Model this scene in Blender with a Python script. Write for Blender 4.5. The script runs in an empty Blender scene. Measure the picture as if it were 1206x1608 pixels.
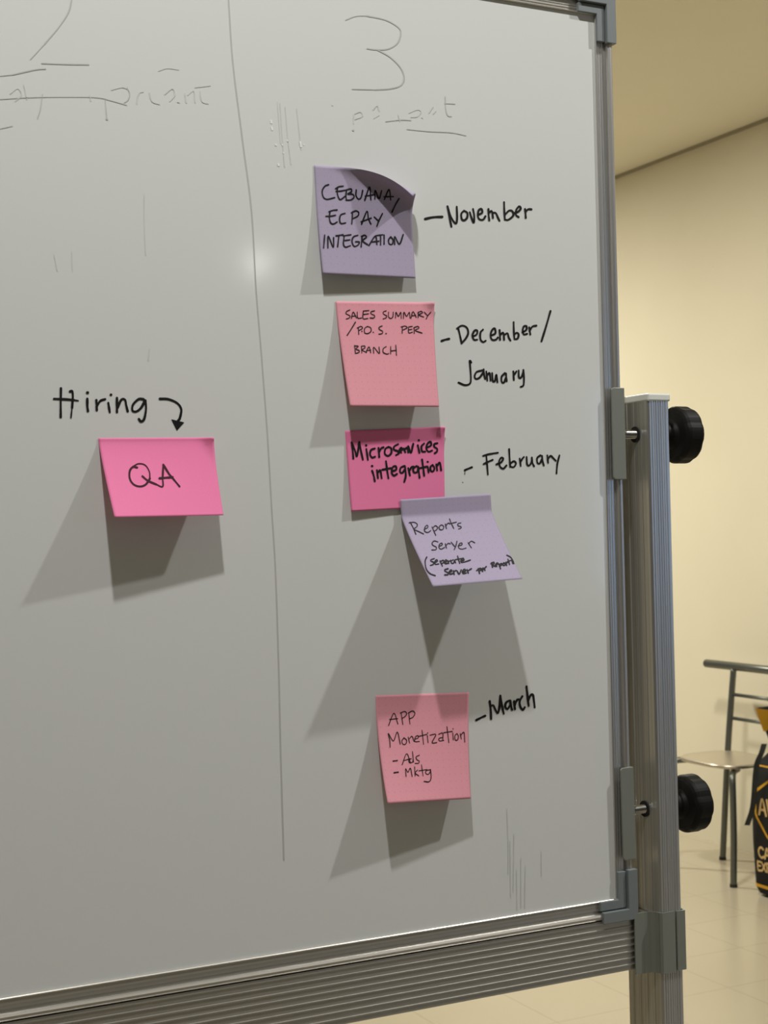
import bpy, bmesh, math, random
from mathutils import Vector, Matrix
from mathutils.bvhtree import BVHTree

random.seed(4)
S = bpy.context.scene
COL = S.collection
PI = math.pi

# ------------------------------------------------------------------ camera
F_PX, CX, CY = 2300.0, 603.0, 804.0            # focal length and centre for a 1206 x 1608 frame
XH = Vector((4584., 77., 2300.)).normalized()    # the board's horizontal, in (right, up, forward)
ZH = Vector((-.023, 1., .0124)); ZH = (ZH - XH * ZH.dot(XH)).normalized()
YH = XH.cross(ZH); YH = YH if YH.z > 0 else -YH
CAM = Vector((0., -.926, 1.37))
def cam_to_world(r, u, f):
    v = Vector((r, u, f)); return Vector((XH.dot(v), YH.dot(v), ZH.dot(v)))
def ray(px, py):
    return cam_to_world((px - CX) / F_PX, (CY - py) / F_PX, 1.)
def on_y(px, py, Y=0.):
    d = ray(px, py); return CAM + d * ((Y - CAM.y) / d.y)
def on_x(px, py, X):
    d = ray(px, py); return CAM + d * ((X - CAM.x) / d.x)
cd = bpy.data.cameras.new('camera'); co = bpy.data.objects.new('camera', cd); COL.objects.link(co)
cr, cu, cf = cam_to_world(1, 0, 0), cam_to_world(0, 1, 0), cam_to_world(0, 0, 1)
co.matrix_world = Matrix(((cr.x, cu.x, -cf.x, CAM.x), (cr.y, cu.y, -cf.y, CAM.y), (cr.z, cu.z, -cf.z, CAM.z), (0, 0, 0, 1)))
cd.sensor_fit = 'VERTICAL'; cd.sensor_height = 36.; cd.sensor_width = 27.
cd.lens = F_PX / 1608. * 36.; cd.clip_start = .02; cd.clip_end = 60
cd.dof.use_dof = True; cd.dof.focus_distance = 1.06; cd.dof.aperture_fstop = 30
S.camera = co

# ------------------------------------------------------------------ world, lamps, exposure
W = bpy.data.worlds.new('world'); S.world = W; W.use_nodes = True
W.node_tree.nodes['Background'].inputs[0].default_value = (1, .93, .8, 1)
W.node_tree.nodes['Background'].inputs[1].default_value = .02
S.view_settings.view_transform = 'Standard'; S.view_settings.look = 'None'
S.view_settings.exposure = 0.0; S.view_settings.gamma = 1.0; S.view_settings.use_curve_mapping = False
CEIL = 3.0
LAMPS = [  # x, y, z, watts, colour, radius
    (.15, -.55, 2.58, 11.6, (1., .985, .96), .026),      # two pendants over the board
    (1.46, -.55, 2.58, 15.8, (1., .985, .96), .026),
    (-.40, -5.50, 2.985, 10., (1., .98, .95), .05),
    (3.119, -6.82, 2.9, 2.6, (1., .98, .95), .05),
    (2.30, 2.60, 2.985, 49., (1., .95, .80), .12),      # the far side, warmer
    (2.30, 5.40, 2.985, 88., (1., .95, .80), .12),
]

# ------------------------------------------------------------------ helpers
def mat(name, color, rough=.5, metal=0., spec=.5, coat=0., **k):
    m = bpy.data.materials.new(name); m.use_nodes = True
    b = m.node_tree.nodes['Principled BSDF']
    b.inputs['Base Color'].default_value = (*color, 1)
    b.inputs['Roughness'].default_value = rough; b.inputs['Metallic'].default_value = metal
    b.inputs['Specular IOR Level'].default_value = spec; b.inputs['Coat Weight'].default_value = coat
    b.inputs['Coat Roughness'].default_value = .08
    return m
def nodes(m): return m.node_tree.nodes, m.node_tree.links, m.node_tree.nodes['Principled BSDF']
def noisy(m, c1, c2, scale, detail=3, coords='Object', stretch=(1, 1, 1), rough=None, bump=0.):
    n, l, b = nodes(m)
    tc = n.new('ShaderNodeTexCoord'); mp = n.new('ShaderNodeMapping'); mp.inputs['Scale'].default_value = stretch
    nt = n.new('ShaderNodeTexNoise'); nt.inputs['Scale'].default_value = scale; nt.inputs['Detail'].default_value = detail
    rp = n.new('ShaderNodeValToRGB'); rp.color_ramp.elements[0].color = (*c1, 1); rp.color_ramp.elements[1].color = (*c2, 1)
    rp.color_ramp.elements[0].position = .35; rp.color_ramp.elements[1].position = .65
    l.new(tc.outputs[coords], mp.inputs[0]); l.new(mp.outputs[0], nt.inputs['Vector'])
    l.new(nt.outputs['Fac'], rp.inputs[0]); l.new(rp.outputs[0], b.inputs['Base Color'])
    if rough:
        mr = n.new('ShaderNodeMapRange'); mr.inputs['To Min'].default_value = rough[0]; mr.inputs['To Max'].default_value = rough[1]
        l.new(nt.outputs['Fac'], mr.inputs['Value']); l.new(mr.outputs[0], b.inputs['Roughness'])
    if bump:
        bp = n.new('ShaderNodeBump'); bp.inputs['Strength'].default_value = bump; bp.inputs['Distance'].default_value = .002
        l.new(nt.outputs['Fac'], bp.inputs['Height']); l.new(bp.outputs[0], b.inputs['Normal'])
    return m
def link(name, bm, m, parent=None, smooth=False, bevel=0., seg=2):
    me = bpy.data.meshes.new(name)
    bmesh.ops.recalc_face_normals(bm, faces=bm.faces)
    bm.to_mesh(me); bm.free()
    if smooth:
        for p in me.polygons: p.use_smooth = True
    me.materials.append(m)
    o = bpy.data.objects.new(name, me); COL.objects.link(o)
    if parent is not None: o.parent = parent; o.matrix_parent_inverse = parent.matrix_world.inverted()
    if bevel:
        md = o.modifiers.new('bevel', 'BEVEL'); md.width = bevel; md.segments = seg; md.limit_method = 'ANGLE'
    return o
def empty(name, loc):
    o = bpy.data.objects.new(name, None); COL.objects.link(o); o.location = loc; o.empty_display_size = .05
    o.matrix_world = Matrix.Translation(loc); return o
def tag(o, label, cat, group=None):
    o['label'] = label; o['category'] = cat
    if group: o['group'] = group
    return o
def box(bm, x0, x1, y0, y1, z0, z1):
    v = [bm.verts.new((x, y, z)) for x in (x0, x1) for y in (y0, y1) for z in (z0, z1)]
    for f in ((0, 1, 3, 2), (4, 6, 7, 5), (0, 4, 5, 1), (2, 3, 7, 6), (0, 2, 6, 4), (1, 5, 7, 3)):
        bm.faces.new([v[i] for i in f])
def boxes(*bs):
    bm = bmesh.new()
    for b in bs: box(bm, *b)
    return bm
def prism(bm, pts, fn, a, b):
    """closed 2-D outline swept from parameter a to b; fn(p, t) gives the 3-D point"""
    A = [bm.verts.new(fn(p, a)) for p in pts]; B = [bm.verts.new(fn(p, b)) for p in pts]
    n = len(pts)
    for i in range(n): bm.faces.new((A[i], A[(i + 1) % n], B[(i + 1) % n], B[i]))
    bm.faces.new(A[::-1]); bm.faces.new(B)
def lathe(bm, prof, org, axis, seg=40, wave=None):
    """prof: (along, radius) list turned about axis through org"""
    ax = Vector(axis).normalized(); u = ax.orthogonal().normalized(); v = ax.cross(u); rings = []
    for (t, r) in prof:
        if r < 1e-6: rings.append([bm.verts.new(Vector(org) + ax * t)]); continue
        rg = []
        for k in range(seg):
            a = 2 * PI * k / seg; rr = r * (wave(a, r) if wave else 1.)
            rg.append(bm.verts.new(Vector(org) + ax * t + (u * math.cos(a) + v * math.sin(a)) * rr))
        rings.append(rg)
    for A, B in zip(rings, rings[1:]):
        for k in range(seg):
            k2 = (k + 1) % seg
            if len(A) == 1: bm.faces.new((A[0], B[k2], B[k]))
            elif len(B) == 1: bm.faces.new((A[k], A[k2], B[0]))
            else: bm.faces.new((A[k], A[k2], B[k2], B[k]))
    if len(rings[0]) > 1: bm.faces.new(rings[0][::-1])
    if len(rings[-1]) > 1: bm.faces.new(rings[-1])
def crom(pts, step):
    """Catmull-Rom through 2-D or 3-D points"""
    if len(pts) < 3:
        a, b = pts; n = max(2, int((b - a).length / step)); return [a.lerp(b, i / n) for i in range(n + 1)]
    out = []; P = [pts[0] * 2 - pts[1]] + pts + [pts[-1] * 2 - pts[-2]]
    for i in range(1, len(P) - 2):
        p0, p1, p2, p3 = P[i - 1:i + 3]; n = max(2, int((p2 - p1).length / step))
        for k in range(n):
            t = k / n
            out.append(.5 * ((2 * p1) + (p2 - p0) * t + (2 * p0 - 5 * p1 + 4 * p2 - p3) * t * t + (3 * p1 - p0 - 3 * p2 + p3) * t ** 3))
    out.append(pts[-1]); return out
def tube(bm, pts, r, seg=14, smooth_step=None, cap=True):
    pts = [Vector(p) for p in pts]
    if smooth_step: pts = crom(pts, smooth_step)
    rings = []; ref = None
    for i, p in enumerate(pts):
        d = (pts[min(i + 1, len(pts) - 1)] - pts[max(i - 1, 0)]).normalized()
        if ref is None: ref = d.orthogonal().normalized()
        ref = (ref - d * ref.dot(d)).normalized(); w = d.cross(ref)
        rr = r[i] if isinstance(r, (list, tuple)) else r
        rings.append([bm.verts.new(p + (ref * math.cos(2 * PI * k / seg) + w * math.sin(2 * PI * k / seg)) * rr) for k in range(seg)])
    for A, B in zip(rings, rings[1:]):
        for k in range(seg): bm.faces.new((A[k], A[(k + 1) % seg], B[(k + 1) % seg], B[k]))
    if cap: bm.faces.new(rings[0][::-1]); bm.faces.new(rings[-1])

# ------------------------------------------------------------------ materials
M = {}
M['board'] = mat('whiteboard_enamel', (.78, .80, .78), .085, 0, .45)
M['alu'] = mat('satin_aluminium', (.50, .50, .49), .42, .85)
M['alu_bright'] = mat('bright_aluminium', (.66, .66, .64), .30, .9)
M['cap_plastic'] = mat('grey_corner_plastic', (.20, .225, .23), .45)
M['steel'] = mat('zinc_plate', (.27, .285, .25), .5, .35)
M['bolt'] = mat('bolt_steel', (.55, .56, .55), .25, 1.)
M['white_plastic'] = mat('white_end_plastic', (.82, .84, .78), .3)
M['black_plastic'] = mat('black_knob_plastic', (.006, .006, .006), .55, 0, .22)
M['dark_hole'] = mat('dark_hole', (.01, .01, .01), .8)
M['ink'] = mat('black_marker_ink', (.008, .008, .008), .6, 0, .25)
M['ink_pen'] = mat('black_pen_ink', (.012, .010, .012), .6, 0, .25)
M['ink_pink'] = mat('marker_on_pink_ink', (.05, .004, .015), .6, 0, .25)
M['ghost'] = mat('wiped_marker_residue', (.54, .55, .54), .5, 0, .3)
M['ghost_light'] = mat('faint_marker_residue', (.68, .70, .68), .5, 0, .3)
M['droplet'] = mat('painted_droplet_glints', (.97, .97, .95), .25, 0, .5)  # highlights of glossy droplets put into the colour as white
M['chair_metal'] = mat('grey_chair_tube', (.16, .17, .16), .38, .75)
M['chair_seat'] = mat('brushed_seat_metal', (.66, .60, .50), .33, .75)
M['chair_rim'] = mat('seat_rim_metal', (.58, .53, .46), .3, .85)
M['rubber'] = mat('dark_rubber', (.02, .02, .02), .7)
M['bag'] = mat('black_bag_fabric', (.008, .008, .009), .75, 0, .3)
M['yellow'] = mat('amber_print', (.62, .33, .02), .6, 0, .3)
M['cream'] = mat('cream_print', (.66, .46, .20), .6, 0, .3)
M['wall'] = noisy(mat('cream_wall_paint', (.8, .7, .5), .7, 0, .25), (.76, .71, .57), (.79, .74, .60), 1.5)
M['ceiling'] = noisy(mat('ceiling_paint', (.8, .7, .5), .8, 0, .2), (.85, .80, .66), (.87, .82, .68), 1.2)
M['grey_wall'] = noisy(mat('grey_wall_paint', (.4, .4, .4), .8, 0, .2), (.26, .265, .27), (.30, .305, .31), 1.2)
M['gap_shade'] = mat('painted_gap_shade', (.42, .38, .29), .7)  # shade of a gap under the ceiling, put into the colour
def brushed(m, axis):
    """fine streaks along the extrusion"""
    n, l, b = nodes(m); c = b.inputs['Base Color'].default_value[:3]
    st = {'x': (2, 900, 900), 'z': (700, 700, 2)}[axis]
    noisy(m, tuple(v * .86 for v in c), tuple(min(1, v * 1.1) for v in c), 1.0, 2, 'Object', st)
    return m
M['alu_x'] = brushed(mat('satin_aluminium_across', (.60, .58, .535), .36, .85), 'x')
M['alu_z'] = brushed(mat('satin_aluminium_upright', (.68, .675, .655), .34, .85), 'z')

def floor_material():
    m = mat('cream_floor_tiles', (.6, .5, .35), .22, 0, .5); n, l, b = nodes(m)
    tc = n.new('ShaderNodeTexCoord'); sp = n.new('ShaderNodeSeparateXYZ'); l.new(tc.outputs['Object'], sp.inputs[0])
    def line(out, off):
        a = n.new('ShaderNodeMath'); a.operation = 'SUBTRACT'; l.new(out, a.inputs[0]); a.inputs[1].default_value = off
        w = n.new('ShaderNodeMath'); w.operation = 'PINGPONG'; l.new(a.outputs[0], w.inputs[0]); w.inputs[1].default_value = .15
        c = n.new('ShaderNodeMath'); c.operation = 'LESS_THAN'; l.new(w.outputs[0], c.inputs[0]); c.inputs[1].default_value = .0022
        return c
    A, B = line(sp.outputs[0], 2.22), line(sp.outputs[1], 2.505)
    mx = n.new('ShaderNodeMath'); mx.operation = 'MAXIMUM'; l.new(A.outputs[0], mx.inputs[0]); l.new(B.outputs[0], mx.inputs[1])
    nt = n.new('ShaderNodeTexNoise'); nt.inputs['Scale'].default_value = 2.2; nt.inputs['Detail'].default_value = 6
    l.new(tc.outputs['Object'], nt.inputs['Vector'])
    rp = n.new('ShaderNodeValToRGB'); rp.color_ramp.elements[0].color = (.47, .42, .325, 1); rp.color_ramp.elements[1].color = (.51, .46, .36, 1)
    l.new(nt.outputs['Fac'], rp.inputs[0])
    mix = n.new('ShaderNodeMix'); mix.data_type = 'RGBA'; l.new(mx.outputs[0], mix.inputs[0]); l.new(rp.outputs[0], mix.inputs[6])
    mix.inputs[7].default_value = (.42, .375, .285, 1); l.new(mix.outputs[2], b.inputs['Base Color'])
    return m
M['floor'] = floor_material()
def note_material(name, c, dots=True):
    """coloured paper with a faint printed dot grid"""
    m = mat(name, c, .75, 0, .2); n, l, b = nodes(m)
    uv = n.new('ShaderNodeUVMap'); sc = n.new('ShaderNodeVectorMath'); sc.operation = 'SCALE'; sc.inputs['Scale'].default_value = 15
    fr = n.new('ShaderNodeVectorMath'); fr.operation = 'FRACTION'; sb = n.new('ShaderNodeVectorMath'); sb.operation = 'SUBTRACT'
    sb.inputs[1].default_value = (.5, .5, 0); ln = n.new('ShaderNodeVectorMath'); ln.operation = 'LENGTH'
    lt = n.new('ShaderNodeMath'); lt.operation = 'LESS_THAN'; lt.inputs[1].default_value = .085 if dots else -1
    l.new(uv.outputs[0], sc.inputs[0]); l.new(sc.outputs[0], fr.inputs[0]); l.new(fr.outputs[0], sb.inputs[0]); l.new(sb.outputs[0], ln.inputs[0]); l.new(ln.outputs['Value'], lt.inputs[0])
    nt = n.new('ShaderNodeTexNoise'); nt.inputs['Scale'].default_value = 60; nt.inputs['Detail'].default_value = 5; l.new(uv.outputs[0], nt.inputs['Vector'])
    rp = n.new('ShaderNodeValToRGB'); rp.color_ramp.elements[0].color = (*[v * .94 for v in c], 1); rp.color_ramp.elements[1].color = (*[min(1, v * 1.04) for v in c], 1)
    l.new(nt.outputs['Fac'], rp.inputs[0])
    mix = n.new('ShaderNodeMix'); mix.data_type = 'RGBA'; l.new(lt.outputs[0], mix.inputs[0]); l.new(rp.outputs[0], mix.inputs[6])
    mix.inputs[7].default_value = (*[v * .86 for v in c], 1); l.new(mix.outputs[2], b.inputs['Base Color'])
    return m
M['lavender'] = note_material('lavender_paper', (.45, .395, .535))
M['salmon'] = note_material('salmon_pink_paper', (.86, .37, .44))
M['hot_pink'] = note_material('hot_pink_paper', (.97, .25, .48), False)

# ------------------------------------------------------------------ the room
XW = 4.06
def struct(name, bm, m):
    o = link(name, bm, m); o['kind'] = 'structure'; return o
struct('floor', boxes((-5.2, XW + .1, -9.7, 8.2, -.1, 0)), M['floor'])
struct('ceiling', boxes((-5.2, XW + .1, -9.7, 8.2, CEIL, CEIL + .1)), M['ceiling'])
WY0, WY1, WZ0, WZ1 = -4.9, -3.85, 1.02, 2.08      # the window, added out of view for the blue reflection on the board frame
struct('wall_right', boxes((XW, XW + .1, WY1, 8.2, 0, CEIL), (XW, XW + .1, -9.7, WY0, 0, CEIL),
                           (XW, XW + .1, WY0, WY1, 0, WZ0), (XW, XW + .1, WY0, WY1, WZ1, CEIL)), M['wall'])
struct('wall_back', boxes((-5.2, XW, 8.1, 8.2, 0, CEIL)), M['grey_wall'])
struct('wall_left', boxes((-5.2, -5.1, -9.7, 8.1, 0, CEIL)), M['grey_wall'])
struct('wall_front', boxes((-5.1, XW, -9.7, -9.6, 0, CEIL)), M['grey_wall'])
struct('gap_shade_1', boxes((XW - .004, XW, WY1, 8.1, CEIL - .015, CEIL)), M['gap_shade'])  # flat darker strip painted as the gap's shade
wf = struct('added_window_1', boxes((XW - .02, XW + .06, WY0, WY0 + .05, WZ0, WZ1), (XW - .02, XW + .06, WY1 - .05, WY1, WZ0, WZ1),
                              (XW - .02, XW + .06, WY0 + .05, WY1 - .05, WZ0, WZ0 + .05), (XW - .02, XW + .06, WY0 + .05, WY1 - .05, WZ1 - .05, WZ1)), M['white_plastic'])
gm = mat('added_blue_glow', (.02, .02, .02), .1); n_, l_, b_ = nodes(gm)
b_.inputs['Emission Color'].default_value = (.33, .57, 1., 1); b_.inputs['Emission Strength'].default_value = 3.2  # added pane glows blue to be mirrored in the board frame
link('pane', boxes((XW + .03, XW + .036, WY0 + .05, WY1 - .05, WZ0 + .05, WZ1 - .05)), gm, wf)

for (x, y, z, w, c, r) in LAMPS:
    ld = bpy.data.lights.new('ceiling_lamp', 'AREA' if z != 2.9 else 'POINT'); ld.energy = w; ld.color = c
    if z != 2.9: ld.shape = 'DISK'; ld.size = 2 * r
    else: ld.shadow_soft_size = r            # a bare bulb further back in the room
    lo = bpy.data.objects.new('ceiling_lamp', ld); lo.location = (x, y, z); COL.objects.link(lo)

# ------------------------------------------------------------------ mobile whiteboard
XL, XR, ZB, ZT = -.36, .6545, 1.0852, 1.7615     # writing face
PX0, PX1, PY0, PY1 = .6864, .7070, -.0135, .0295  # right post
wb = empty('mobile_whiteboard', (.15, .008, 0))
tag(wb, 'white dry-erase board with aluminium frame held between grey posts', 'whiteboard')
face = link('writing_surface', boxes((XL - .004, XR + .004, 0, .014, ZB - .004, ZT + .004)), M['board'], wb)
face['label'] = 'glossy white writing surface with marker notes'

PROF = [(0, -.5), (0, 1.4), (.5, 1.9), (1.1, 1.4), (1.3, .9), (2.6, .9), (2.8, 1.4), (3.2, 1.4), (3.4, .9), (4.8, .9), (5.0, 1.4), (5.4, 1.4), (5.6, .9), (7.2, .9),
        (7.5, .1), (9.0, .1), (9.3, 2.4), (9.9, 3.7), (11.2, 4.5), (12.8, 4.4), (13.9, 3.4), (14.5, 1.8), (14.5, -19), (0, -19)]
PROF_FLAT = [p for p in PROF if not (2.5 < p[0] < 5.7)]
def rail(fn, a, b, prof=PROF, m='alu_z'):
    bm = bmesh.new(); prism(bm, [(s * .001, p * .001) for s, p in prof], fn, a, b)
    return link('frame_rail', bm, M[m], wb)
rail(lambda q, t: (XR + q[0], -q[1], t), ZB - .010, ZT + .010)
rail(lambda q, t: (XL - q[0], -q[1], t), ZB - .010, ZT + .010)
rail(lambda q, t: (t, -q[1], ZB - q[0]), XL - .010, XR + .010, PROF_FLAT, 'alu_x')
rail(lambda q, t: (t, -q[1], ZT + q[0]), XL - .010, XR + .010, PROF, 'alu_x')

def corner_cap(x, z, sx, sz):
    """two stepped plastic angles over a frame corner; (x, z) is the corner of the writing face"""
    bm = bmesh.new()
    def L(i, o, la, lb, p0, p1):
        pts = [(i, -la), (o, -la), (o, o), (-lb, o), (-lb, i), (i, i)]
        prism(bm, pts, lambda q, t: (x + sx * q[0], -t, z + sz * q[1]), p0, p1)
    L(.0003, .0072, .0205, .0165, -.001, .0040)
    L(.0080, .0166, .0215, .0155, -.016, .0064)
    L(.0060, .0090, .0200, .0150, -.001, .0026)
    return link('corner_cap', bm, M['cap_plastic'], wb, bevel=.0005)
for (x, z, sx, sz) in ((XR, ZT, 1, 1), (XR, ZB, 1, -1), (XL, ZT, -1, 1), (XL, ZB, -1, -1)): corner_cap(x, z, sx, sz)

def post(x0, x1, flip):
    """ribbed aluminium post: fine ridges on the front, shallow grooves on the sides"""
    pts = []
    w = x1 - x0; nr = 7
    pts += [(x0, PY0 + .0015), (x0 + .0015, PY0)]
    for i in range(nr):
        a = x0 + .0028 + (w - .0056) * (i + .15) / nr; b = x0 + .0028 + (w - .0056) * (i + .85) / nr
        pts += [(a, PY0), (a + .0003, PY0 - .0006), (b - .0003, PY0 - .0006), (b, PY0)]
    pts += [(x1 - .0015, PY0), (x1, PY0 + .0015)]
    for k in range(4):
        y = PY0 + .008 + k * .009; pts += [(x1, y), (x1 - .0005, y + .0004), (x1 - .0005, y + .0014), (x1, y + .0018)]
    pts += [(x1, PY1), (x0, PY1)]
    for k in range(3, -1, -1):
        y = PY0 + .008 + k * .009; pts += [(x0, y + .0018), (x0 + .0004, y + .0014), (x0 + .0004, y + .0004), (x0, y)]
    bm = bmesh.new(); prism(bm, pts, lambda q, t: (q[0], q[1], t), .085, 1.4650)
    p = link('post', bm, M['alu_z'], wb)
    c = link('post_cap', boxes((x0 - .0004, x1 + .0004, PY0 - .0012, PY1 + .0004, 1.4645, 1.4705)), M['white_plastic'], p, bevel=.0012)
    c['label'] = 'white plastic end cap'
    foot = link('foot', boxes((x0 - .008, x1 + .008, -.27, .29, .06, .088)), M['alu'], wb, bevel=.004)
    for y in (-.24, .26):
        bm = bmesh.new(); xm = (x0 + x1) / 2
        lathe(bm, [(-.011, .018), (-.009, .024), (.009, .024), (.011, .018)], (xm, y, .0245), (1, 0, 0), 28)
        box(bm, xm - .016, xm + .016, y - .012, y + .012, .050, .062); box(bm, xm - .016, xm - .0125, y - .008, y + .008, .02, .052); box(bm, xm + .0125, xm + .016, y - .008, y + .008, .02, .052)
        link('caster', bm, M['rubber'], wb)
    return p
post(PX0, PX1, 1); LX1 = XL - (PX0 - XR); LX0 = LX1 - (PX1 - PX0)
post(LX0, LX1, -1)

# crossbeam with raised ribs, under the board
bz0, bz1, by = 1.0299, 1.0702, -.0030
pts = [(by, bz1)]
nr = 8
for i in range(nr):
    z = bz1 - .0012 - (bz1 - bz0 - .003) * i / (nr - .4)
    pts += [(by, z), (by - .0009, z - .0002), (by - .0009, z - .0009), (by, z - .0013)]
pts += [(by, bz0), (by + .022, bz0), (by + .022, bz1)]
bm = bmesh.new(); prism(bm, pts, lambda q, t: (t, q[0], q[1]), LX1 + .001, PX0 - .001)
link('crossbeam', bm, M['alu_x'], wb)

def sheet(bm, path, z0, z1, th):
    """a bent metal strip: open path in plan, thickness th on its left side"""
    P = [Vector(p) for p in path]; Q = []
    for i, p in enumerate(P):
        d = (P[min(i + 1, len(P) - 1)] - P[max(i - 1, 0)]).normalized(); Q.append(p + Vector((-d.y, d.x)) * th)
    prism(bm, [tuple(p) for p in P] + [tuple(q) for q in Q[::-1]], lambda q, t: (q[0], q[1], t), z0, z1)
def sleeve(s, xa, xb, xin):
    bm = bmesh.new(); z0, z1 = 1.0266, 1.0730
    g = lambda x: x
    e = .0004 * s
    sheet(bm, [(xin - .019 * s, by - .0022), (xin - .010 * s, by - .0024), (xin - .0048 * s, by - .0034), (xin - .0016 * s, by - .0060), (xin - e, by - .0095), (xin - e, PY0 - .0006), (xin + .0001 * s, PY0 - .0012),
               (xin + .0118 * s, PY0 - .0012)], z0, z1, .0012 * (-1 if s > 0 else 1))
    xo = xin + s * (xb - xa)
    sheet(bm, [(xin + .0136 * s, PY0 - .0008), (xo + .0004 * s, PY0 - .0012), (xo + .0009 * s, PY0), (xo + .0006 * s, PY1 - .004)], z0 + .0006, z1 - .0004, .0016 * (-1 if s > 0 else 1))
    o = link('joint_sleeve', bm, M['steel'], wb)
sleeve(1, PX0, PX1, PX0); sleeve(-1, LX0, LX1, LX1)

def knob_set(s, xfr, xin, xout, z, tilt):
    """hinge plate on the frame, bolt through the post, clamping knob outside"""
    e = empty('hinge', (xfr, .003, z)); e.parent = wb; e.matrix_parent_inverse = wb.matrix_world.inverted()
    bm = bmesh.new(); h = .0352; rr = .0016
    fl = [(-.0108, -h + rr), (-.0108 + rr, -h), (.0013, -h), (.0013, h), (-.0108 + rr, h), (-.0108, h - rr)]
    ct, st = math.cos(tilt), math.sin(tilt)
    rot = lambda a, b: (xfr + s * (a * ct + b * st), z - a * st * 0 + b * ct)
    def f1(q, t): X, Z = rot(*q); return (X, t, Z)
    prism(bm, fl, f1, -.0062, -.0048)
    prism(bm, [(.0002, -h), (.0013, -h), (.0013, h), (.0002, h)], f1, -.0048, .018)
    link('hinge_plate', bm, M['steel'], e, bevel=.0005)
    bm = bmesh.new(); prof = [(0, .0056), (.002, .0056), (.0022, .0036)]
    L = abs(xout - xfr) + .006
    for k in range(12): prof += [(.0028 + k * .0011, .0030), (.0033 + k * .0011, .0034)]
    prof += [(.018, .003), (L, .003)]
    lathe(bm, prof, (xfr + s * .0011, .003, z), (s, 0, 0), 24); link('bolt', bm, M['bolt'], e, smooth=False)
    bm = bmesh.new(); lathe(bm, [(-.0003, .0052), (.0004, .0062), (.0005, .0062), (.0006, .004)], (xin - .0003 * s, .003, z), (-s, 0, 0), 28)
    link('bolt_hole', bm, M['dark_hole'], e)
    bm = bmesh.new(); x0 = xout
    wave = lambda a, r: 1. - (.035 * (.5 - .5 * math.cos(8 * a)) ** 3 if r > .018 else 0)
    lathe(bm, [(.0006, .0095), (.010, .0095), (.0130, .0115), (.0135, .0190), (.0150, .0215), (.0170, .0226), (.0275, .0226), (.0295, .0214), (.0305, .0190), (.0300, .012), (.0298, 0)], (x0, .003, z), (s, 0, 0), 64, wave)
    k = link('clamping_knob', bm, M['black_plastic'], e); k['label'] = 'round black plastic knob'
    md = k.modifiers.new('bevel', 'BEVEL'); md.width = .0006; md.segments = 2; md.limit_method = 'ANGLE'; md.angle_limit = .5
    bm = bmesh.new(); lathe(bm, [(.0002, .0085), (.0022, .0085), (.0024, .004)], (x0, .003, z), (s, 0, 0), 6); link('nut', bm, M['bolt'], e)
    return e
for z, t in ((1.4398, 0.), (1.1495, -.012)):
    knob_set(1, .6690, PX0, PX1, z, t); knob_set(-1, XL - .0145, LX1, LX0, z, 0.)

# ------------------------------------------------------------------ handwriting: strokes traced on the surface they lie on
class Plane:
    def __call__(self, px, py): return on_y(px, py, 0.), Vector((0, -1, 0))
class Surf:
    def __init__(self, bvh): self.b = bvh
    def __call__(self, px, py):
        d = ray(px, py).normalized(); h = self.b.ray_cast(CAM, d)
        if h[0] is None: return None, None
        n = h[1]; n = -n if n.dot(d) > 0 else n
        return h[0], n
def parse(txt):
    out = []
    for s in txt.split(';'):
        s = s.strip()
        if not s: continue
        w = None; fill = False
        if s[0] == 'w': a, s = s.split(':'); w = float(a[1:])
        if s[0] == 'F': fill = True; s = s[2:]
        out.append((w, fill, [Vector([float(v) for v in p.split(',')]) for p in s.split()]))
    return out
def write(name, surf, org, width, txt, m, parent, lift=.00022, label=None):
    """ribbons of ink: (ox, oy, scale) maps the traced numbers to photograph pixels"""
    ox, oy, sc = org; bm = bmesh.new(); k = 0
    def vert(p, lf):
        q, nrm = surf(ox + p.x / sc, oy + p.y / sc)
        return None if q is None else bm.verts.new(q + nrm * lf)
    for (w, fill, pts) in parse(txt):
        k += 1; lf = lift + (k % 9) * .000012; hw = (w or width) / 2
        if fill:
            vs = [vert(p, lf) for p in pts]
            if None not in vs: bm.faces.new(vs)
            continue
        c = crom(pts, 1.0 * sc)
        L = []; R = []
        n = len(c)
        for i, p in enumerate(c):
            d = (c[min(i + 1, n - 1)] - c[max(i - 1, 0)])
            d = d.normalized() if d.length > 1e-6 else Vector((1, 0))
            t = i / max(1, n - 1); ww = hw * (1. + .10 * math.sin(7 * t + k)) 
            nn = Vector((-d.y, d.x)) * ww
            if i == 0: pre = [(p + nn * math.cos(a) - d * ww * math.sin(a)) for a in (PI * j / 6 for j in range(7))]
            if i == n - 1: post_ = [(p + nn * math.cos(a) + d * ww * math.sin(a)) for a in (PI * j / 6 for j in range(7))]
            L.append(p + nn); R.append(p - nn)
        lv = [vert(p, lf) for p in L]; rv = [vert(p, lf) for p in R]
        for i in range(n - 1):
            q = (lv[i], lv[i + 1], rv[i + 1], rv[i])
            if None not in q: bm.faces.new(q)
        for capp, a, b in ((pre, lv[0], rv[0]), (post_, lv[-1], rv[-1])):
            vs = [a] + [vert(p, lf) for p in capp[1:-1]] + [b]
            if None not in vs: bm.faces.new(vs)
    bmesh.ops.delete(bm, geom=[v for v in bm.verts if not v.link_faces], context='VERTS')
    me = bpy.data.meshes.new(name)
    for f in bm.faces:
        f.normal_update()
        if f.normal.dot(CAM - f.calc_center_median()) < 0: f.normal_flip()
    bm.to_mesh(me); bm.free(); me.materials.append(M[m])
    o = bpy.data.objects.new(name, me); COL.objects.link(o); o.parent = parent; o.matrix_parent_inverse = parent.matrix_world.inverted()
    if label: o['label'] = label
    return o
BD = Plane()
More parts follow.
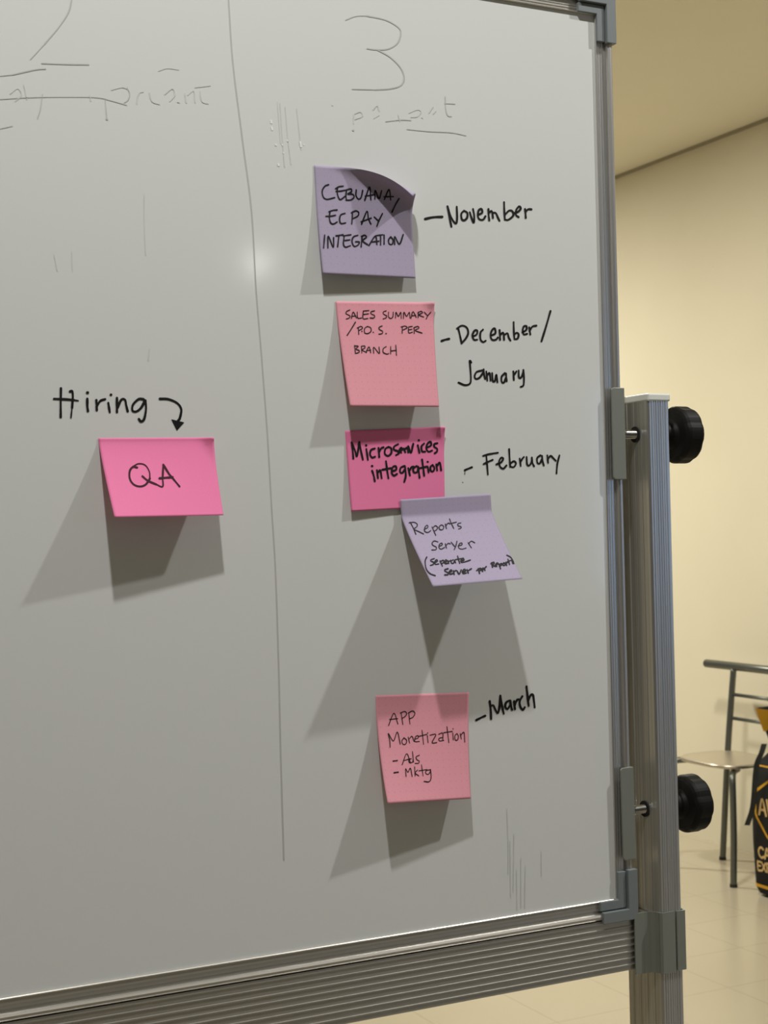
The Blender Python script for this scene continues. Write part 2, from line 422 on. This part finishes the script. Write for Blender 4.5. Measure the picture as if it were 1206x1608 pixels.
write('written_month', BD, (650, 280, 6), 19, """w22:105,383 180,367 265,363; 315,265 330,350 352,455; 318,275 350,370 392,425 405,380 402,268; 470,305 445,335 450,385 475,395 500,370 500,325 470,305;
525,320 540,370 562,415 566,350 555,290; 600,345 640,325 635,290 610,300 600,350 615,385 650,390 672,358; 700,290 702,345 708,395; 705,325 730,308 740,350 742,372; 745,325 770,328 790,370 805,400;
848,225 850,300 855,390; 855,390 890,390 935,350 925,310 895,305 860,340; 935,330 980,315 1005,285 990,265 962,300 960,345 985,365; 1045,290 1050,330 1052,372; 1050,315 1075,292 1105,292""", 'ink', face, label='black marker word November with a dash')
write('written_month', BD, (680, 475, 6), 18, """w20:80,362 115,350 150,342; 235,240 250,300 268,385; 225,245 270,218 315,235 330,285 310,335 268,385; 375,320 410,300 415,265 390,265 370,310 385,350 415,350;
470,255 445,285 445,345 470,372 495,360; 548,310 585,290 580,245 555,260 540,310 555,350 590,350 610,330; 625,260 628,305 630,350; 632,305 660,285 668,350; 672,305 700,290 712,330 728,358;
758,185 760,270 765,345; 765,345 795,340 805,300 785,285 765,305; 840,280 875,260 880,225 855,225 843,265 855,300 885,295; 905,235 915,300; 908,265 935,227 972,218; 1105,80 1065,220 1020,365""", 'ink', face, label='black marker word December with a slash')
write('written_month', BD, (680, 475, 6), 18, """358,565 345,548 350,620 355,720 345,765 300,778 240,755; 460,640 410,655 390,695 405,720 440,705 470,660; 475,630 480,680 490,720; 500,650 510,735; 505,690 530,665 540,735;
555,665 560,735 580,740 595,680 605,750; 675,665 645,700 645,745 665,755 685,710; 685,670 692,740; 755,650 760,730; 758,690 785,648; 805,640 808,705 830,705 850,650; 850,635 855,720 850,780 825,795""", 'ink', face, label='black marker word January')
write('written_month', BD, (700, 690, 6), 17, """w18:178,290 205,278 245,262; w6:180,295 178,330; w5:155,403 162,405; 380,150 388,240 395,330; 350,155 400,140 490,125; 355,232 400,210 440,192; 475,235 520,215 540,180 520,172 500,210 510,255 540,275 570,245;
595,92 600,180 605,255; 605,255 640,260 660,225 640,205 610,225; 695,180 705,250; 700,220 720,182 735,165; 760,165 765,235 785,245 805,215 810,170; 810,175 815,220 830,252; 890,150 860,175 862,220 885,225 905,185; 905,155 912,210 922,245;
955,150 962,220; 958,190 985,155 1010,175 1035,200; 1070,150 1050,230 1042,320""", 'ink', face, label='black marker word February with a dash')
write('written_month', BD, (730, 1060, 9), 30, """158,637 220,605 285,575; 350,370 365,500 368,620; 360,440 400,430 440,510 465,535 490,440 500,290; 500,290 520,420 548,545; 625,360 580,390 570,450 600,480 635,430; 640,360 650,430 665,490;
695,370 705,480; 700,430 735,352 760,345; 810,300 775,370 780,440 815,490 845,455; 870,160 885,300 900,435; 895,360 930,282 960,280 975,370 985,455""", 'ink', face, label='black marker word March with a dash')
write('written_word', BD, (70, 590, 5.1538), 19, """132,102 130,220 130,335; 205,128 222,125 228,165 222,260; w13:222,255 213,340; 75,187 170,191 240,197; w12:240,198 272,202; w21:345,187 345,240 350,285; w22:345,137 348,137; 418,198 422,278; 420,250 450,205 490,190; 515,220 527,295; w22:535,154 538,154;
w21:585,180 585,293; 588,262 620,195 650,195 660,240 672,287; 800,190 760,190 715,235 710,280 740,290 780,260 812,200; 815,200 820,270 805,350 780,370 762,350""", 'ink', face, label='black marker word Hiring')
write('drawn_arrow', BD, (70, 590, 5.1538), 19, "932,187 1000,190 1070,220 1105,270 1095,340 1080,365; F:1024,352 1130,378 1070,445", 'ink', face, label='black marker arrow bending down')
# old columns, wiped words and streaks
write('column_line', BD, (0, 0, 1), 1.7, "359,0 366,100 381,220 395,330 402,450 411,560 420,680 427,800 433,900 438,1050 441,1180 446,1350", 'ghost', face, label='thin grey hand-drawn line between two columns')
write('wiped_numeral', BD, (380, 0, 3.015), 5.5, "w4:490,95 540,77 600,75; 590,75 680,95 740,130 752,160 735,205 690,232 630,235 592,230; 640,236 700,270 750,320 768,370 750,405 700,420 630,425; w4:640,425 520,422", 'ghost', face, label='faint grey numeral 3')
write('wiped_numeral', BD, (0, 0, 2.5125), 4.5, "283,0 270,50 230,110 175,175; w3:175,175 120,235; 165,250 240,253 350,255; w3:0,300 50,295; 50,295 140,275 180,272", 'ghost', face, label='faint grey numeral 2 cut off by the picture edge')
write('wiped_word', BD, (0, 0, 2.5125), 2.8, "0,392 120,385 250,383 380,385 440,398 500,415; 168,372 160,430 148,468; 415,392 422,470; w8:421,469 423,471; 0,508 50,497; 500,345 512,370 505,395 490,405", 'ghost', face)
write('wiped_word', BD, (0, 0, 2.5125), 3.6, "95,335 100,360 106,392; 40,370 70,350 85,375 60,400; 440,355 480,345 500,350; 540,410 548,370 565,362; 590,365 600,400 630,412; 650,372 680,350 690,375 670,400; 700,402 708,405; 730,370 735,405; 740,375 765,360 770,405; 790,360 797,400 822,410; 770,345 830,338; 355,375 358,398", 'ghost_light', face)
write('wiped_mark', BD, (0, 0, 2.5125), 3.2, "625,280 660,270 705,275", 'ghost_light', face)
write('wiped_word', BD, (380, 0, 3.015), 3.6, "962,458 965,520 975,548 992,552; 960,490 1008,492; 680,576 750,568 800,570; 780,612 880,622 990,628 1060,642; w7:524,616 528,618", 'ghost', face)
write('wiped_word', BD, (380, 0, 3.015), 3.6, "740,545 748,575; 790,535 830,520 848,530 830,552 800,555; 850,556 856,560; 885,535 905,505; 905,540 918,525; 530,540 528,585; 530,540 560,530 570,550 535,565; 620,520 640,500 650,525; 625,560 650,545", 'ghost_light', face)
write('wiped_mark', BD, (380, 0, 3.015), 3.6, "425,498 430,500", 'ghost_light', face)
for txt in ("440,162 443,210 447,262; 448,168 452,215 457,258; 466,170 470,205 473,235; 436,160 441,225", "796,1270 798,1330 798,1372; 807,1309 806,1400; 818,1348 818,1425; 825,1360 824,1425; 801,1320 802,1408; 811,1365 812,1428",
            "850,1337 850,1375", "227,305 227,350 229,400", "85,400 90,425; 113,395 114,425", "235,548 233,566", "300,780 302,790"):
    write('wiped_streaks', BD, (0, 0, 1), 1.1, txt, 'ghost_light', face)
write('droplet_glints', BD, (380, 0, 3.015), 8, "138,572 139,582; 141,604 143,614; 160,684 161,688; w6:190,684 191,688; w6:196,722 197,726; 172,776 173,784; 275,672 279,694; w5:215,664 215,668; w5:292,684 293,687", 'droplet', face, label='small droplet specks, their highlights painted white')

# ------------------------------------------------------------------ sticky notes
def sticky_note(label, m, tl, tr, bl, hbl, br, hbr, prof, curl=None, off=.0005):
    """paper square: the top edge sticks to the board, the bottom edge stands off by hbl / hbr (metres)"""
    TL, TR = on_y(*tl, -off), on_y(*tr, -off); BL, BR = on_y(*bl, -off - hbl), on_y(*br, -off - hbr)
    org = (TL + TR) / 2
    N = 44; bm = bmesh.new(); uvl = bm.loops.layers.uv.new('UVMap'); G = []
    for j in range(N + 1):
        v = j / N; row = []
        for i in range(N + 1):
            u = i / N
            a = TL.lerp(TR, u); b = BL.lerp(BR, u)
            h = off + prof(v) * (hbl + (hbr - hbl) * u)
            P = Vector((a.x + (b.x - a.x) * v, -h, a.z + (b.z - a.z) * v))
            for (q0, d, r) in (curl or []):
                s = (P.x - q0.x) * d[0] + (P.z - q0.z) * d[1]
                if s > 0:
                    th = s / r; g = r * math.sin(th) - s
                    P = Vector((P.x + d[0] * g, P.y - r * (1 - math.cos(th)), P.z + d[1] * g))
            row.append(bm.verts.new(P - org))
        G.append(row)
    for j in range(N):
        for i in range(N):
            f = bm.faces.new((G[j][i], G[j + 1][i], G[j + 1][i + 1], G[j][i + 1])); f.smooth = True
            for lp, (a, b) in zip(f.loops, ((i, j), (i, j + 1), (i + 1, j + 1), (i + 1, j))): lp[uvl].uv = (a / N, 1 - b / N)
    bm.normal_update()
    bvh = BVHTree.FromPolygons([v.co + org for v in bm.verts], [[v.index for v in f.verts] for f in bm.faces]) if bm.verts.index_update() is None else None
    me = bpy.data.meshes.new('sticky_note'); bm.to_mesh(me); bm.free(); me.materials.append(M[m])
    root = bpy.data.objects.new('sticky_note', me); COL.objects.link(root); root.location = org; root.matrix_world = Matrix.Translation(org)
    sol = root.modifiers.new('paper', 'SOLIDIFY'); sol.thickness = .00016; sol.offset = -1
    tag(root, label, 'sticky note', 'sticky notes on the whiteboard')
    return root, Surf(bvh)
def pw(e, s=0.): return lambda v: max(0., (v - s) / (1 - s)) ** e
def at(px, py): return on_y(px, py, 0.)

n1, s1 = sticky_note('lavender sticky note with peeled top right corner, topmost on the whiteboard', 'lavender', (493, 259), (645.3, 272.1), (507, 430), .007, (652.5, 437), .0045, pw(1.8),
                     curl=[(at(512, 262), (.407, .914), .0105)])
write('handwriting', s1, (480, 250, 6), 13, """215,240 180,255 155,300 165,355 200,378 272,362; 300,265 295,310 310,365 330,380 370,350; 280,278 310,260 352,254; 285,302 330,300 380,290; 385,290 378,340 382,380; 385,288 425,280 430,305 395,328 440,330 455,355 425,383 380,385;
475,290 472,340 495,375 520,360 535,295; 555,385 600,262 612,380; 560,348 640,335; 650,375 655,295 690,372 715,295; 740,382 785,285 800,385; 738,355 825,352; 880,370 845,430 812,500;
220,495 255,482 295,478; 228,492 222,550 235,600 262,610 295,592; 190,538 240,536 280,528; 370,510 330,525 318,570 332,605 375,600; 440,495 438,550 433,610; 430,505 470,487 498,502 490,535 440,562; 525,612 575,492 590,560 612,610; 522,590 615,555; 645,545 682,580; 722,512 690,575 668,632;
178,715 168,835; 208,835 212,728 258,828 262,740; 285,722 350,712; 312,720 300,825; 355,722 425,712; 362,725 355,800 375,828 420,815; 355,768 415,760; 490,717 450,732 435,775 455,820 490,810 505,780 470,778; 530,725 522,825; 525,727 555,716 570,735 535,768 582,805;
595,812 655,725 670,803; 620,780 690,772; 660,720 725,712; 705,718 705,808; 738,715 738,800; 800,732 780,760 787,798 815,800 822,760 800,732; 837,802 838,730 882,800 918,710""", 'ink', n1)

n2, s2 = sticky_note('salmon pink sticky note reading sales summary, directly below the topmost lavender note', 'salmon', (527, 473), (680.5, 475), (550, 638), .0130, (689.5, 639), .0110, pw(1.4),
                     curl=[(at(655, 474), (.80, .60), .017)])
write('handwriting', s2, (515, 465, 6), 8.5, """205,130 175,145 170,165 205,185 200,205 172,215; 220,210 237,150 268,205; 220,190 262,186; 275,150 280,205 318,205; 330,140 385,135; 332,140 330,210 375,210; 330,173 380,166; 438,138 405,147 405,165 437,182 432,205 395,205;
548,138 520,150 525,170 552,186 545,205 518,215; 570,150 570,195 590,210 610,195 615,150; 635,207 640,152 662,190 685,152 690,210; 710,210 715,152 740,190 765,152 772,205; 780,208 800,147 830,198; 785,186 825,180; 850,150 848,202; 845,157 875,142 890,157 855,175 902,197; 905,150 936,182; 968,150 940,185 925,215;
w10:258,245 225,300 180,370; 285,295 290,360; 275,300 310,285 325,302 290,325; w11:318,331 320,332; 370,285 345,305 345,345 375,352 405,330 400,297 370,285; w11:425,340 427,341; 510,280 480,295 485,315 512,330 510,352 478,358; w11:545,352 547,353; 700,295 698,350; 688,290 725,282 745,298 700,322; 758,290 795,285; 758,290 760,345 795,340; 758,318 790,312; 810,295 812,350; 808,297 845,285 855,302 820,322 885,348;
250,465 258,540; 248,468 285,472 262,497 292,512 290,530 258,540; 315,472 318,535; 312,472 345,470 345,490 320,507 362,530; 358,530 385,478 402,532; 362,513 402,508; 430,538 430,482 482,540 480,480; 548,475 520,495 520,530 555,546 572,540; 590,475 590,545; 638,462 645,558; 590,517 642,510""", 'ink_pen', n2)

n3, s3 = sticky_note('hot pink sticky note reading microservices integration, lying flat above the leaning lavender note', 'hot_pink', (542, 676.5), (696.5, 670), (552, 803), .0028, (698.5, 795), .0002, pw(1.5),
                     curl=[(at(668, 671), (.80, .60), .020)])
write('handwriting', s3, (530, 660, 6), 18, """132,210 142,290 148,360; 135,215 165,290 180,340 195,270 205,205; 205,205 220,290 238,370; 270,270 278,320 285,372; w22:267,235 270,236; 350,265 315,280 305,320 325,350 352,343; 385,260 392,345; 390,300 410,264 432,254; 480,250 450,270 445,315 475,335 505,310 505,265 480,250;
570,225 535,245 530,275 565,290 578,310 550,328; 575,298 605,280 600,258 580,285 600,305; 622,265 637,300; 632,275 655,258 665,300; 665,245 690,305 705,250 712,222; 755,235 770,305; w20:764,187 767,188; 815,218 790,245 795,290 825,295; 840,258 880,235 875,202 850,217 835,260 855,295 890,285; 940,215 910,225 912,250 937,267 935,295 915,310;
325,475 340,520 350,573; w20:324,430 327,431; 370,470 380,545; 375,500 400,470 415,545; 455,385 465,460 478,545; 420,465 500,450; 510,480 550,465 548,432 520,440 508,490 530,520 558,505; 630,430 595,447 588,485 610,495 635,460; 635,432 642,520 628,580; 665,450 682,520; 672,485 695,442 715,435; 745,430 712,455 720,490 750,485 760,440; 758,437 772,540; 795,370 805,440 815,520; 765,452 845,435; 850,442 857,490; w20:847,390 850,391; 895,420 875,440 878,475 900,480 912,450 895,420; 930,415 937,470; 935,432 962,398 975,470""", 'ink', n3)

n4, s4 = sticky_note('lavender sticky note reading reports server, its lower half leaning far off the board', 'lavender', (628.3, 784.5), (770.3, 775.5), (680, 921), .0390, (820.5, 909), .0375, pw(1.12, .2), off=.0026)
write('handwriting', s4, (625, 770, 6), 9.5, """115,302 140,350 168,415; 105,307 150,302 180,320 175,345 150,366 195,390 240,412; 245,370 280,350 275,330 255,345 250,385 280,398 308,380; 320,345 335,380 355,425; 325,357 350,335 372,350 360,375 340,385; 400,330 385,350 395,372 420,370 430,345 415,328 400,330; 445,320 455,360; 448,342 465,314 482,310; 485,270 500,310 525,360; 485,317 550,300; 592,308 565,315 565,335 590,342 595,355 570,365;
375,487 340,478 320,500 330,520 360,537 355,560 318,563; 385,530 415,515 412,498 390,510 385,540 405,555 437,540; 445,505 455,545; 448,527 470,502 492,505; 500,490 532,530; 555,480 542,530 528,560; 565,525 600,515 600,497 578,505 570,540 600,555 640,545; 660,495 690,542; 665,502 690,480 722,495;
w12:270,630 255,670 265,740 300,785 350,805; w12:340,645 310,655 310,668 335,680 330,700 305,708; w12:345,682 370,670 365,655 348,670 350,697 382,695; w12:395,665 405,690 417,715; w12:400,672 425,660 430,680 410,692; w12:435,682 460,668 450,655 438,675 445,692 465,690; w12:470,665 477,690; w12:472,677 497,660; w12:520,655 500,670 505,688 525,685 532,660 542,685; w12:560,620 570,655 580,690; w11:537,655 615,640; w12:590,667 620,660 615,645 595,655 595,680 630,675 680,658;
w14:470,740 440,750 445,765 470,777 470,795 440,798; w14:480,772 505,765 500,750 485,765 490,790 515,785; w14:520,760 528,795; w14:522,772 545,755; w14:555,760 575,790 595,752; w14:605,772 635,760 625,745 608,760 612,785 640,780; w14:650,750 660,780; w14:655,762 690,740; w14:755,740 768,785; w14:740,757 770,737 785,745 765,762; w14:785,752 805,745 800,735 785,750 797,765; w14:810,735 818,755; w14:812,742 830,720;
w14:880,685 890,725; w14:875,692 900,677 905,692 885,705 920,718; w14:915,707 940,695 935,685 920,700 930,718; w13:950,695 965,740; w13:955,702 975,690 975,705 960,714; w13:995,685 985,700 1000,710 1012,695 995,685; w13:1015,680 1022,708; w13:1018,690 1035,675; w12:1035,650 1050,700; w11:1028,672 1065,660; w12:1070,655 1080,688; w11:1025,612 1060,632 1082,665 1090,692""", 'ink_pen', n4)

n5, s5 = sticky_note('salmon pink sticky note reading app monetization, lowest on the whiteboard', 'salmon', (590, 1092), (736.5, 1087), (609, 1262), .0190, (739.5, 1254), .0110, pw(1.7))
write('handwriting', s5, (580, 1080, 6), 7.5, """180,355 230,240 268,340; 190,297 265,290; 298,235 315,345; 290,237 330,222 350,240 335,270 305,287; 370,240 382,340; 365,237 405,217 428,240 410,275 375,292; 195,560 190,490 178,430 225,500 262,417 290,530; 325,470 305,500 315,530 340,530 350,495 325,470; 365,465 378,520; 370,487 400,457 420,505; 425,485 460,470 455,450 432,465 428,505 470,505; 495,400 510,530; 465,457 540,438;
545,450 552,515; w9:547,425 549,426; 570,445 625,440 590,515 635,515; 650,437 690,427 690,495; 690,467 655,477 660,500 700,495; 730,365 748,515; 700,422 780,410; 785,425 790,490; w9:787,385 789,386; 825,430 805,450 808,490 830,490 838,455 825,430; 855,430 865,480; 860,445 890,420 898,510;
w10:222,690 262,685; 308,725 350,622 385,700; 320,687 385,668; 395,667 370,680 378,705 405,700 412,670; 405,600 415,700; 470,635 440,650 445,675 468,690 462,710 430,712; w12:232,800 270,795; 345,835 340,762 362,795 385,757 402,835; 425,745 430,830; 452,775 430,802 465,830; 490,725 505,830; 465,782 540,770; 570,772 535,780 530,805 555,815 575,785; w9:575,770 580,850 560,885 515,882""", 'ink_pen', n5)

n6, s6 = sticky_note('wide hot pink sticky note reading QA, alone below the arrow at left', 'hot_pink', (154.5, 688), (334.5, 687), (180, 812), .0235, (351, 809), .0168, pw(1.22, .04),
                     curl=[(at(303, 686), (.86, .51), .018)])
write('handwriting', s6, (145, 675, 5.4818), 17, "385,325 350,320 322,355 322,420 355,470 410,488 460,470 495,420; w11:495,420 490,360 455,305 400,292 350,315; 430,400 480,440 550,470; w13:550,470 605,488 602,400; 605,410 610,300; 610,300 660,380 690,415; w14:690,415 750,488; w18:578,418 640,412 690,408", 'ink_pink', n6)

# ------------------------------------------------------------------ chair by the wall
ch = empty('chair', (3.76, 3.6, 0))
tag(ch, 'grey tubular metal chair with flat seat standing by the cream wall', 'chair')
B0, B1, B2 = (3.877, 3.806, 0), (3.880, 3.760, .45), (3.915, 3.753, .782)
yc = 3.59
mir = lambda p: (p[0], 2 * yc - p[1], p[2])
C0 = (3.618, 3.431, 0)
for f in (lambda p: p, mir):
    bm = bmesh.new(); tube(bm, [f(B0), f(B1), f(B2)], .0125, 16, .02)
    l = link('rear_leg', bm, M['chair_metal'], ch, True)
    bm = bmesh.new(); lathe(bm, [(0, .0145), (.012, .0142), (.013, .0126)], f(B0), (0, 0, 1), 16); link('foot_cap', bm, M['rubber'], l)
    bm = bmesh.new(); c0 = f(C0); c0 = (c0[0] - .01, c0[1] + .075, 0) if f is mir else c0; dy = .012 if f is mir else -.012
    tube(bm, [c0, (c0[0] + .004, c0[1] + dy * .3, .20), (c0[0] + .006, c0[1] + dy * .2, .36), (c0[0] + .012, c0[1] - dy * .4, .405), (c0[0] + .035, c0[1] - dy * 2.2, .424), (c0[0] + .075, c0[1] - dy * 4.2, .428)], .0125, 16, .012)
    l = link('front_leg', bm, M['chair_metal'], ch, True)
    bm = bmesh.new(); lathe(bm, [(0, .0145), (.012, .0142), (.013, .0126)], c0, (0, 0, 1), 16); link('foot_cap', bm, M['rubber'], l)
bm = bmesh.new(); tube(bm, [(3.915, 3.925, .7865), (3.915, 3.255, .7865)], .0170, 20); link('top_rail', bm, M['chair_metal'], ch, True)
for (x, z) in ((3.904, .674), (3.894, .580)):
    bm = bmesh.new(); tube(bm, [(x, 3.756, z), (x, 2 * yc - 3.756, z)], .0075, 12); link('back_slat', bm, M['chair_metal'], ch, True)
def rrect(x0, x1, y0, y1, r, n=8):
    pts = []
    for cx, cy, a0 in ((x1 - r, y1 - r, 0), (x0 + r, y1 - r, 90), (x0 + r, y0 + r, 180), (x1 - r, y0 + r, 270)):
        for k in range(n + 1):
            a = math.radians(a0 + 90 * k / n); pts.append((cx + r * math.cos(a), cy + r * math.sin(a)))
    return pts
bm = bmesh.new(); prism(bm, rrect(3.600, 3.878, 3.425, 3.755, .095), lambda q, t: (q[0], q[1], t), .446, .453)
st = link('seat', bm, M['chair_seat'], ch); st['label'] = 'flat brushed metal seat'
bm = bmesh.new(); rp_ = [(x, y, .446) for x, y in rrect(3.598, 3.880, 3.423, 3.757, .097)]
tube(bm, rp_ + [rp_[0]], .0080, 12, None, False); link('seat_rim', bm, M['chair_rim'], st, True)

# ------------------------------------------------------------------ bag beside the chair
bg = empty('bag', (3.70, 3.05, 0))
tag(bg, 'tall black bag with amber lettering on the floor beside the chair', 'bag')
BX0, BX1, BY0, BY1 = 3.60, 3.82, 2.86, 3.318
def ring(z, inx, iny, r): return [(x, y, z) for x, y in rrect(BX0 + inx, BX1 - inx, BY0 + iny, BY1 - iny, r, 7)]
levels = [(.004, .03, .025, .03), (.012, .012, .008, .045), (.035, .002, .001, .05), (.20, -.006, -.004, .055), (.36, -.006, -.003, .055), (.44, .002, .002, .05), (.49, .022, .014, .045),
          (.525, .050, .042, .04), (.555, .052, .046, .04), (.60, .044, .030, .04), (.65, .036, .012, .04), (.683, .032, .004, .04)]
bm = bmesh.new(); RG = [[bm.verts.new(p) for p in ring(*l)] for l in levels]
for A, B in zip(RG, RG[1:]):
    for k in range(len(A)): bm.faces.new((A[k], A[(k + 1) % len(A)], B[(k + 1) % len(A)], B[k]))
bm.faces.new(RG[0][::-1])
IN = [[bm.verts.new(p) for p in ring(z, a + .006, b + .006, max(.02, c - .006))] for z, a, b, c in (levels[-1], levels[-2], levels[-4])]
top = RG[-1]
for A, B in zip([top] + IN, IN):
    for k in range(len(A)): bm.faces.new((A[k], A[(k + 1) % len(A)], B[(k + 1) % len(A)], B[k]))
bm.faces.new(IN[-1])
bm.verts.index_update(); bm.normal_update()
bag_bvh = BVHTree.FromBMesh(bm)
link('body', bm, M['bag'], bg, True)
class BagFace:
    """front cloth of the bag, addressed in (y, z): straight across from the wall side"""
    def __call__(self, y, z):
        h = bag_bvh.ray_cast(Vector((3.0, y, z)), Vector((1, 0, 0)))
        return (None, None) if h[0] is None else (h[0], Vector((-1, 0, 0)))
BF = BagFace()
# letters and marks in bag coordinates: millimetres from the far front corner, across then up
def bag_marks(name, width, txt, m): return write(name, lambda a, b: BF(BY1 - a / 1000., -b / 1000.), (0, 0, 1), width, txt.replace('|', ','), m, bg, lift=.0012)
def emblem_txt(pts, dx=0, dz=0): return ' '.join('%g,%g' % (a + dx, -(b + dz)) for a, b in pts)
shield = [(229, 505), (58, 392), (50, 378), (50, 306), (57, 292), (108, 232), (150, 206), (229, 196), (308, 206), (355, 232), (416, 294), (408, 306), (408, 378), (400, 392), (229, 505)]
bag_marks('printed_emblem', 9, ';'.join(emblem_txt(shield[i:i + 2]) for i in range(len(shield) - 1)), 'yellow')
A_ = [[(54, 306), (71, 362), (90, 306)], [(60, 324), (84, 324)], [(96, 362), (110, 306), (124, 362)]]
bag_marks('printed_letters', 9, ';'.join(emblem_txt(s) for s in [[(a + 16, b) for a, b in t] for t in A_]), 'cream')
C_ = [[(72, 175), (62, 181), (51, 175), (46, 162), (51, 149), (62, 143), (72, 149)], [(78, 143), (92, 182), (106, 143)], [(83, 157), (101, 157)]]
E_ = [[(42, 131), (42, 100), (58, 100)], [(42, 131), (58, 131)], [(42, 116), (56, 116)], [(64, 131), (84, 100)], [(84, 131), (64, 100)], [(92, 100), (92, 131), (106, 129), (108, 121), (92, 116)]]
bag_marks('printed_letters', 7.5, ';'.join(emblem_txt(s) for s in [[(a + 13, b + 5) for a, b in t] for t in C_]), 'cream')
bag_marks('printed_letters', 7, ';'.join(emblem_txt(s) for s in [[(a + 8, b) for a, b in t] for t in E_]), 'cream')
bag_marks('base_stripe', 11, emblem_txt([(6, 42), (60, 42), (200, 42), (440, 42)]), 'yellow')
bag_marks('seam_stripe', 5, emblem_txt([(40, 478), (80, 478), (200, 478), (420, 478)]), 'yellow')
bm = bmesh.new()
pan = []
for z, a, b, c in levels[-3:]:
    pan.append([bm.verts.new((x - .002, y, z)) for x, y in [(BX0 + a, BY1 - b - .018), (BX0 + a, BY1 - b - (.022 if z < .61 else .07)), (BX0 + a, BY1 - b - (.03 if z < .61 else .13))]])
for A, B in zip(pan, pan[1:]):
    for k in range(2): bm.faces.new((A[k], A[k + 1], B[k + 1], B[k]))
bmesh.ops.solidify(bm, geom=list(bm.faces), thickness=.0012)
p_ = link('collar_panel', bm, M['yellow'], bg); p_['label'] = 'amber panel at the rolled top'
def strap_pts(pts): return [on_x(px, py, X) for px, py, X in pts]
bm = bmesh.new()
path = crom(strap_pts([(1200, 1168, 3.56), (1196, 1182, 3.55), (1189, 1198, 3.545), (1186, 1220, 3.545), (1184, 1250, 3.545), (1181, 1272, 3.545), (1173, 1296, 3.545)]), .012)
wv = Vector((.25, -.95, .1)).normalized()
A = [bm.verts.new(p - wv * .012) for p in path]; B = [bm.verts.new(p + wv * .012) for p in path]
for k in range(len(path) - 1): bm.faces.new((A[k], A[k + 1], B[k + 1], B[k]))
bmesh.ops.solidify(bm, geom=list(bm.faces), thickness=.003)
link('strap', bm, mat('dark_webbing', (.03, .035, .035), .6), bg)
